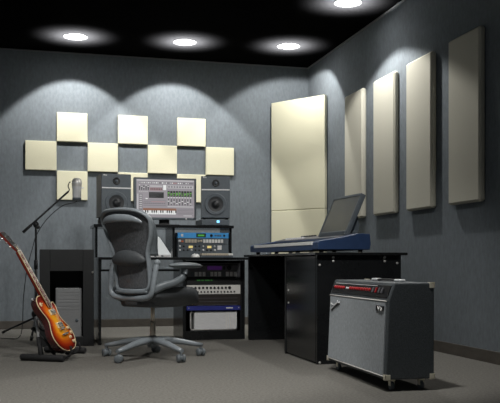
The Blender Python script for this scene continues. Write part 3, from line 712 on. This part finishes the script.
J = MB + Vector((0, 0, .998)); b0 = Vector((-.085, 7.473, .925)); b1 = Vector((.302, 7.368, 1.285))
obj('boom_arm', sweep(new(), [b0, b0 + (b1 - b0) * .02, b1], .0085, n=10), 'mmetal', ms, w)
obj('counterweight', sweep(new(), [b0, b0 + (b1 - b0) * .18], .013, n=12), 'rubber', ms, w)
obj('clutch', ell(new(), J + Vector((0, 0, -.005)), .026, .022, .028), 'mmetal', ms, w)
obj('clutch_knob', lathe(new(), J + Vector((.01, -.02, -.03)), (.4, -1, 0), [(.006, 0), (.006, .01), (.016, .014), (.016, .026), (0, .028)], 14), 'rubber', ms, w)
obj('mount', sweep(new(), cat([b1, b1 + Vector((.008, -.002, .015)), b1 + Vector((-.002, 0, .045)), b1 + Vector((.006, -.002, .075)), b1 + Vector((.018, -.004, .085))], 6, False), .005, n=8), 'mmetal', ms, w)
mc = thing('studio_microphone', 'silver large studio microphone hanging at the end of the boom arm', 'microphone', (0.375, 7.35, 1.205)); w = W(mc)
mp = Vector((0.374, 7.35, 1.205))
obj('body', lathe(new(), mp, (0, 0, 1), [(0, 0), (.032, .002), (.036, .014), (.038, .03), (.038, .105), (.042, .112), (.042, .122)], 28), 'chrome', mc, w)
obj('base_ring', lathe(new(), mp, (0, 0, 1), [(.0325, .001), (.0395, .004), (.0395, .022), (.0375, .024)], 28), 'spk', mc, w)
obj('grille', lathe(new(), mp, (0, 0, 1), [(.041, .122), (.043, .128), (.044, .16), (.040, .18), (.028, .193), (.012, .199), (0, .200)], 28), 'steel', mc, w)
obj('grille_band', lathe(new(), mp, (0, 0, 1), [(.0435, .149), (.0455, .150), (.0455, .156), (.0435, .157)], 28), 'chrome', mc, w)
obj('pin', cyl(new(), mp + rt * .036 + Vector((0, 0, .112)), mp + rt * .062 + Vector((0, 0, .112)), .005, n=10), 'chrome', mc, w)
cb_ = cat([Vector((.374, 7.35, 1.203)), Vector((.35, 7.33, 1.185)), Vector((.25, 7.33, 1.155)), Vector((.12, 7.355, 1.04)), Vector((.03, 7.38, .90)), Vector((.00, 7.39, .80)), Vector((-.05, 7.38, .60)), Vector((-.08, 7.38, .35)), Vector((-.09, 7.36, .10)), Vector((-.12, 7.34, .008)), Vector((-.20, 7.28, .007)), Vector((-.32, 7.38, .007)), Vector((-.5, 7.5, .007))], 6, False)
solid('microphone_cable', 'thin black cable hanging from the boom arm and trailing on the carpet', 'cable', sweep(new(), cb_, .0035, n=7), 'rubber', (-.12, 7.34, 0))

# ------------------------------------------------------------------ keyboard desk
kd = thing('keyboard_desk', 'black gloss desk with kneehole and cupboard carrying the blue keyboard', 'desk', (2.06, 5.8, 0)); w = W(kd)
KZ = 0.722
obj('desktop', box(new(), 1.742, 2.39, 4.935, 6.76, KZ - .018, KZ, .003), 'gloss', kd, w)
obj('end_panel', box(new(), 1.765, 2.352, 4.96, 4.98, 0, KZ - .018), 'gloss', kd, w)
obj('end_panel', box(new(), 1.765, 2.352, 6.68, 6.70, 0, KZ - .018), 'gloss', kd, w)
obj('modesty_panel', box(new(), 2.332, 2.352, 4.98, 6.68, .0, KZ - .018), 'gloss', kd, w)
obj('cupboard_side', box(new(), 1.765, 2.332, 5.615, 5.633, 0, KZ - .018), 'gloss', kd, w)
obj('cupboard_plinth', box(new(), 1.785, 2.332, 4.98, 5.615, 0, .05), 'gloss', kd, w)
dd = obj('cupboard_door', box(new(), 1.762, 1.780, 4.983, 5.613, .012, KZ - .024, .002), 'gloss', kd, w)
for z in (.46, .37): obj('hinge_pin', cyl(new(), (1.762, 5.55, z), (1.756, 5.55, z), .007, n=12), 'steel', dd, w)
obj('inner_edge', box(new(), 1.758, 1.765, 5.612, 5.636, .0, KZ - .02), 'satin', kd, w)
for x, z in ((1.783, .640), (1.876, .690), (1.876, .665), (2.235, .690), (2.235, .665), (2.325, .652), (1.783, .012)):
    obj('bolt', lathe(new(), (x, 4.96, z), (0, -1, 0), [(.008, 0), (.008, .003), (.005, .005), (0, .005)], 12), 'steel', kd, w)

# ------------------------------------------------------------------ blue keyboard workstation with flip-up screen
ks = thing('music_keyboard', 'navy blue workstation keyboard with a tilted flip-up screen on the black gloss desk', 'keyboard', (1.845, 5.165, KZ), R(3.2))
# local: x from the player edge backwards, y along the keys (0 = right cheek), z up
KL = 1.46
prof = [(0, .022), (.385, .022), (.392, .06), (.385, .130), (.30, .134), (.18, .106), (.02, .082), (0, .070)]
for nm, a, b in (('right_cheek', 0, .10), ('left_cheek', KL - .10, KL)): obj(nm, prism(new(), prof, 'y', a, b, bev=.004), 'bluep', ks)
obj('body', prism(new(), [(.0, .020), (.38, .020), (.385, .06), (.38, .128), (.30, .132), (.19, .106), (.175, .056), (0, .054)], 'y', .10, KL - .10), 'bluep', ks)
obj('top_panel', prism(new(), [(.195, .1082), (.30, .1332), (.375, .1305), (.375, .134), (.30, .1375), (.195, .111)], 'y', .11, KL - .11), 'greyface', ks)
nw = 45; kw = (KL - .21) / nw
for k in range(nw):
    a = .105 + k * kw
    obj('white_key', box(new(), -.004, .168, a + .0008, a + kw - .0008, .0545, .077, .002), 'white', ks)
    if k % 7 not in (2, 6) and k < nw - 1: obj('black_key', box(new(), .06, .168, a + kw - .006, a + kw + .006, .076, .087, .002), 'dark', ks)
for y in (.06, .50, .95, KL - .06):
    for x in (.05, .34): obj('foot', cyl(new(), (x, y, .0005), (x, y, .023), .016, n=14), 'rubber', ks)
for k in range(8): obj('slider', box(new(), .225, .255, .86 + k * .05, .875 + k * .05, .116, .133, .002), 'lgrey', ks)
for k in range(6): obj('control_knob', lathe(new(), (.33, .84 + k * .055, .136), (0, 0, 1), [(.012, 0), (.011, .014), (0, .015)], 14), 'satin', ks)
# flip-up display
sw_, shh = .480, .318
Ms = Matrix.Translation((.255, .115, .128)) @ Matrix.Rotation(R(24), 4, 'Y')
dp = obj('display_housing', box(new(), .0, .032, 0, sw_, 0, shh, .006), 'spk', ks, Ms)
t = new()
for a in ((0, sw_, 0, .022), (0, sw_, shh - .018, shh), (0, .018, .022, shh - .018), (sw_ - .018, sw_, .022, shh - .018)): box(t, -.006, .001, a[0], a[1], a[2], a[3], .002)
obj('display_bezel', t, 'spk', dp, Ms)
obj('display_glass', box(new(), -.002, .001, .018, sw_ - .018, .022, shh - .018), 'lcd', dp, Ms)
obj('hinge_block', box(new(), .25, .36, .135, .56, .12, .158, .008), 'spk', ks)
obj('display_prop', prism(new(), [(.285, .135), (.36, .135), (.372, .19), (.355, .27)], 'y', .14, .165), 'spk', ks)

# ------------------------------------------------------------------ guitar amplifier
fl, frr = Vector((1.746, 4.72, 0)), Vector((1.722, 3.81, 0))
dv = frr - fl; AL = dv.length
# local x along the front from its left end to its right end, local y into the cabinet
am = thing('guitar_amplifier', 'charcoal guitar amplifier with grey grille and red knobs standing on casters', 'amplifier', fl, math.atan2(dv.y, dv.x))
AZ, AT, AD = .060, .551, .268
side = [(0, AZ), (.018, AZ + .405), (.048, AT - .006), (.054, AT), (AD, AT), (AD, AZ)]
obj('cabinet', prism(new(), side, 'x', 0, AL, bev=.007), 'tolex', am)
def fy(z): return .018 * (z - AZ) / .405           # depth of the leaning front at height z
t = new(); z0, z1 = AZ + .022, AZ + .392
vs = [t.verts.new((x, fy(z) + e_, z)) for x in (.028, AL - .028) for z in (z0, z1) for e_ in (-.006, .004)]
for f in ((0, 1, 3, 2), (4, 6, 7, 5), (0, 4, 5, 1), (2, 3, 7, 6), (0, 2, 6, 4), (1, 5, 7, 3)): t.faces.new([vs[i] for i in f])
gr = obj('grille_cloth', t, 'grille', am)
for nm, a, b in (('grille_trim', (.02, fy(z1) - .005, z1 + .006), (AL - .02, fy(z1) - .005, z1 + .006)), ('grille_trim', (.02, fy(z0) - .005, z0 - .005), (AL - .02, fy(z0) - .005, z0 - .005))):
    obj(nm, sweep(new(), [a, b], .0035, n=8), 'silver', am)
# sloping control panel
pa, pb = Vector((0, .0215, AZ + .415)), Vector((0, .0445, AT - .016)); pn = Vector((0, -(pb.z - pa.z), pb.y - pa.y)).normalized(); pu = (pb - pa).normalized(); pl_ = (pb - pa).length
Mp = Matrix((Vector((1, 0, 0)), -pn, pu)).transposed().to_4x4(); Mp.translation = pa
cp = obj('control_panel', box(new(), .025, AL - .025, -.004, .004, 0, pl_, .001), 'dark', am, Mp)
def akn(x, m, r_=.0125):
    o = obj('control_knob', lathe(new(), (x, -.004, pl_ * .52), (0, -1, 0), [(r_ * 1.15, 0), (r_ * 1.1, .006), (r_, .008), (r_ * .85, .009), (0, .010)], 16), m, am, Mp)
for k in range(5): akn(.075 + k * .036, 'redknob', .0085)
for k in range(9): akn(.330 + k * .037, 'redknob', .0085)
for k in range(2): akn(.040 + k * .015, 'dark', .005)
for k in range(4): obj('jack', lathe(new(), (.265 + k * .015, -.004, pl_ * .5), (0, -1, 0), [(.006, 0), (.006, .004), (.003, .004), (0, .002)], 12), 'chrome', am, Mp)
for k in range(4): obj('switch', box(new(), .67 + k * .042, .685 + k * .042, -.012, -.004, pl_ * .3, pl_ * .75, .002), 'greyface' if k != 1 else 'redknob', am, Mp)
obj('panel_lettering', box(new(), .05, AL - .2, -.0046, -.0038, pl_ * .90, pl_ * .94), 'lgrey', am, Mp)
# script emblem: a slanted stroke with a flowing tail, top left of the grille
def gp(x, z, e_=-.008): return (x, fy(z) + e_, z)
zc = z1 - .055
t = new(); sweep(t, cat([gp(.055, zc - .026), gp(.09, zc - .010), gp(.150, zc + .014), gp(.200, zc + .024)], 5, False), .0045, n=8)
sweep(t, cat([gp(.050, zc + .012), gp(.075, zc + .004), gp(.11, zc + .004), gp(.145, zc + .016), gp(.165, zc + .032)], 5, False), .0035, n=8)
obj('emblem_script', t, 'chrome', am)
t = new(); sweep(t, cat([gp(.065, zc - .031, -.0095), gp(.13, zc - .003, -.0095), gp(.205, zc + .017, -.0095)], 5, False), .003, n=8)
obj('emblem_dark_stroke', t, 'dark', am)  # thin dark stroke just below the bright script stroke
zc = z1 - .034
bd_ = obj('badge', prism(new(), [(AL - .145, zc - .013), (AL - .045, zc - .013), (AL - .040, zc + .014), (AL - .140, zc + .014)], 'y', fy(zc) - .011, fy(zc) - .005, bev=.001), 'dark', am)
t = new()
sweep(t, [gp(AL - .112, zc + .010, -.012), gp(AL - .098, zc - .010, -.012), gp(AL - .082, zc + .009, -.012)], .0032, n=6)
sweep(t, cat([gp(AL - .070, zc + .004, -.012), gp(AL - .060, zc - .006, -.012), gp(AL - .068, zc - .011, -.012), gp(AL - .076, zc - .004, -.012)], 4), .0028, closed=True, n=6)
obj('badge_lettering', t, 'white', bd_)
# top handle with metal ends
hb = obj('handle', sweep(new(), cat([(.42, AD * .6, AT + .006), (.46, AD * .6, AT + .009), (.56, AD * .6, AT + .010), (.66, AD * .6, AT + .009), (.70, AD * .6, AT + .006)], 5, False), .014, .006, n=10), 'rubber', am)
for x in (.40, .72): obj('handle_end', box(new(), x - .04, x + .04, AD * .6 - .018, AD * .6 + .018, AT - .001, AT + .016, .007, seg=3), 'chrome', hb)
for x, s in ((0, 1), (AL, -1)):
    for y, sy, z, sz in ((0, 1, AZ, 1), (AD, -1, AZ, 1), (AD, -1, AT, -1)):
        t = new(); bx_ = lambda u, v: (min(u, v), max(u, v))
        e1 = .003
        X = bx_(x - s * e1, x + s * .026); Y = bx_(y - sy * e1, y + sy * .026); Z = bx_(z - sz * e1, z + sz * .026)
        box(t, *bx_(x - s * e1, x + s * .004), *Y, *Z, .001); box(t, *X, *bx_(y - sy * e1, y + sy * .004), *Z, .001); box(t, *X, *Y, *bx_(z - sz * e1, z + sz * .004), .001)
        obj('metal_corner', t, 'bone', am)
for x in (.055, AL - .055):
    for y in (.055, AD - .05):
        t = new(); cyl(t, (x, y, AZ - .012), (x, y, AZ), .020, n=16); box(t, x - .014, x + .014, y - .012, y - .009, .022, AZ - .01, .001); box(t, x - .014, x + .014, y + .009, y + .012, .022, AZ - .01, .001)
        cs_ = obj('caster', t, 'bone', am)
        obj('caster_wheel', cyl(new(), (x, y - .009, .0225), (x, y + .009, .0225), .022, n=22), 'spk', cs_)

# ------------------------------------------------------------------ camera, ambient light, view
cam = bpy.data.cameras.new('camera'); co = bpy.data.objects.new('camera', cam); C.objects.link(co)
co.location = (0, 0, 0.651); co.rotation_euler = (R(90), 0, -CAMYAW)
cam.sensor_fit = 'HORIZONTAL'; cam.sensor_width = 36; cam.lens = 816 / 500 * 36; cam.shift_y = 61.8 / 500
cam.clip_start = 0.05; cam.clip_end = 60
SC.camera = co
wd = bpy.data.worlds.new('room_ambient'); SC.world = wd; wd.use_nodes = True
bg = wd.node_tree.nodes['Background']; bg.inputs['Color'].default_value = (0.86, 0.95, 1.0, 1); bg.inputs['Strength'].default_value = 0.09
vs_ = SC.view_settings; vs_.view_transform = 'Standard'; vs_.look = 'None'; vs_.gamma = 1.0; vs_.exposure = 0.0; vs_.use_curve_mapping = False
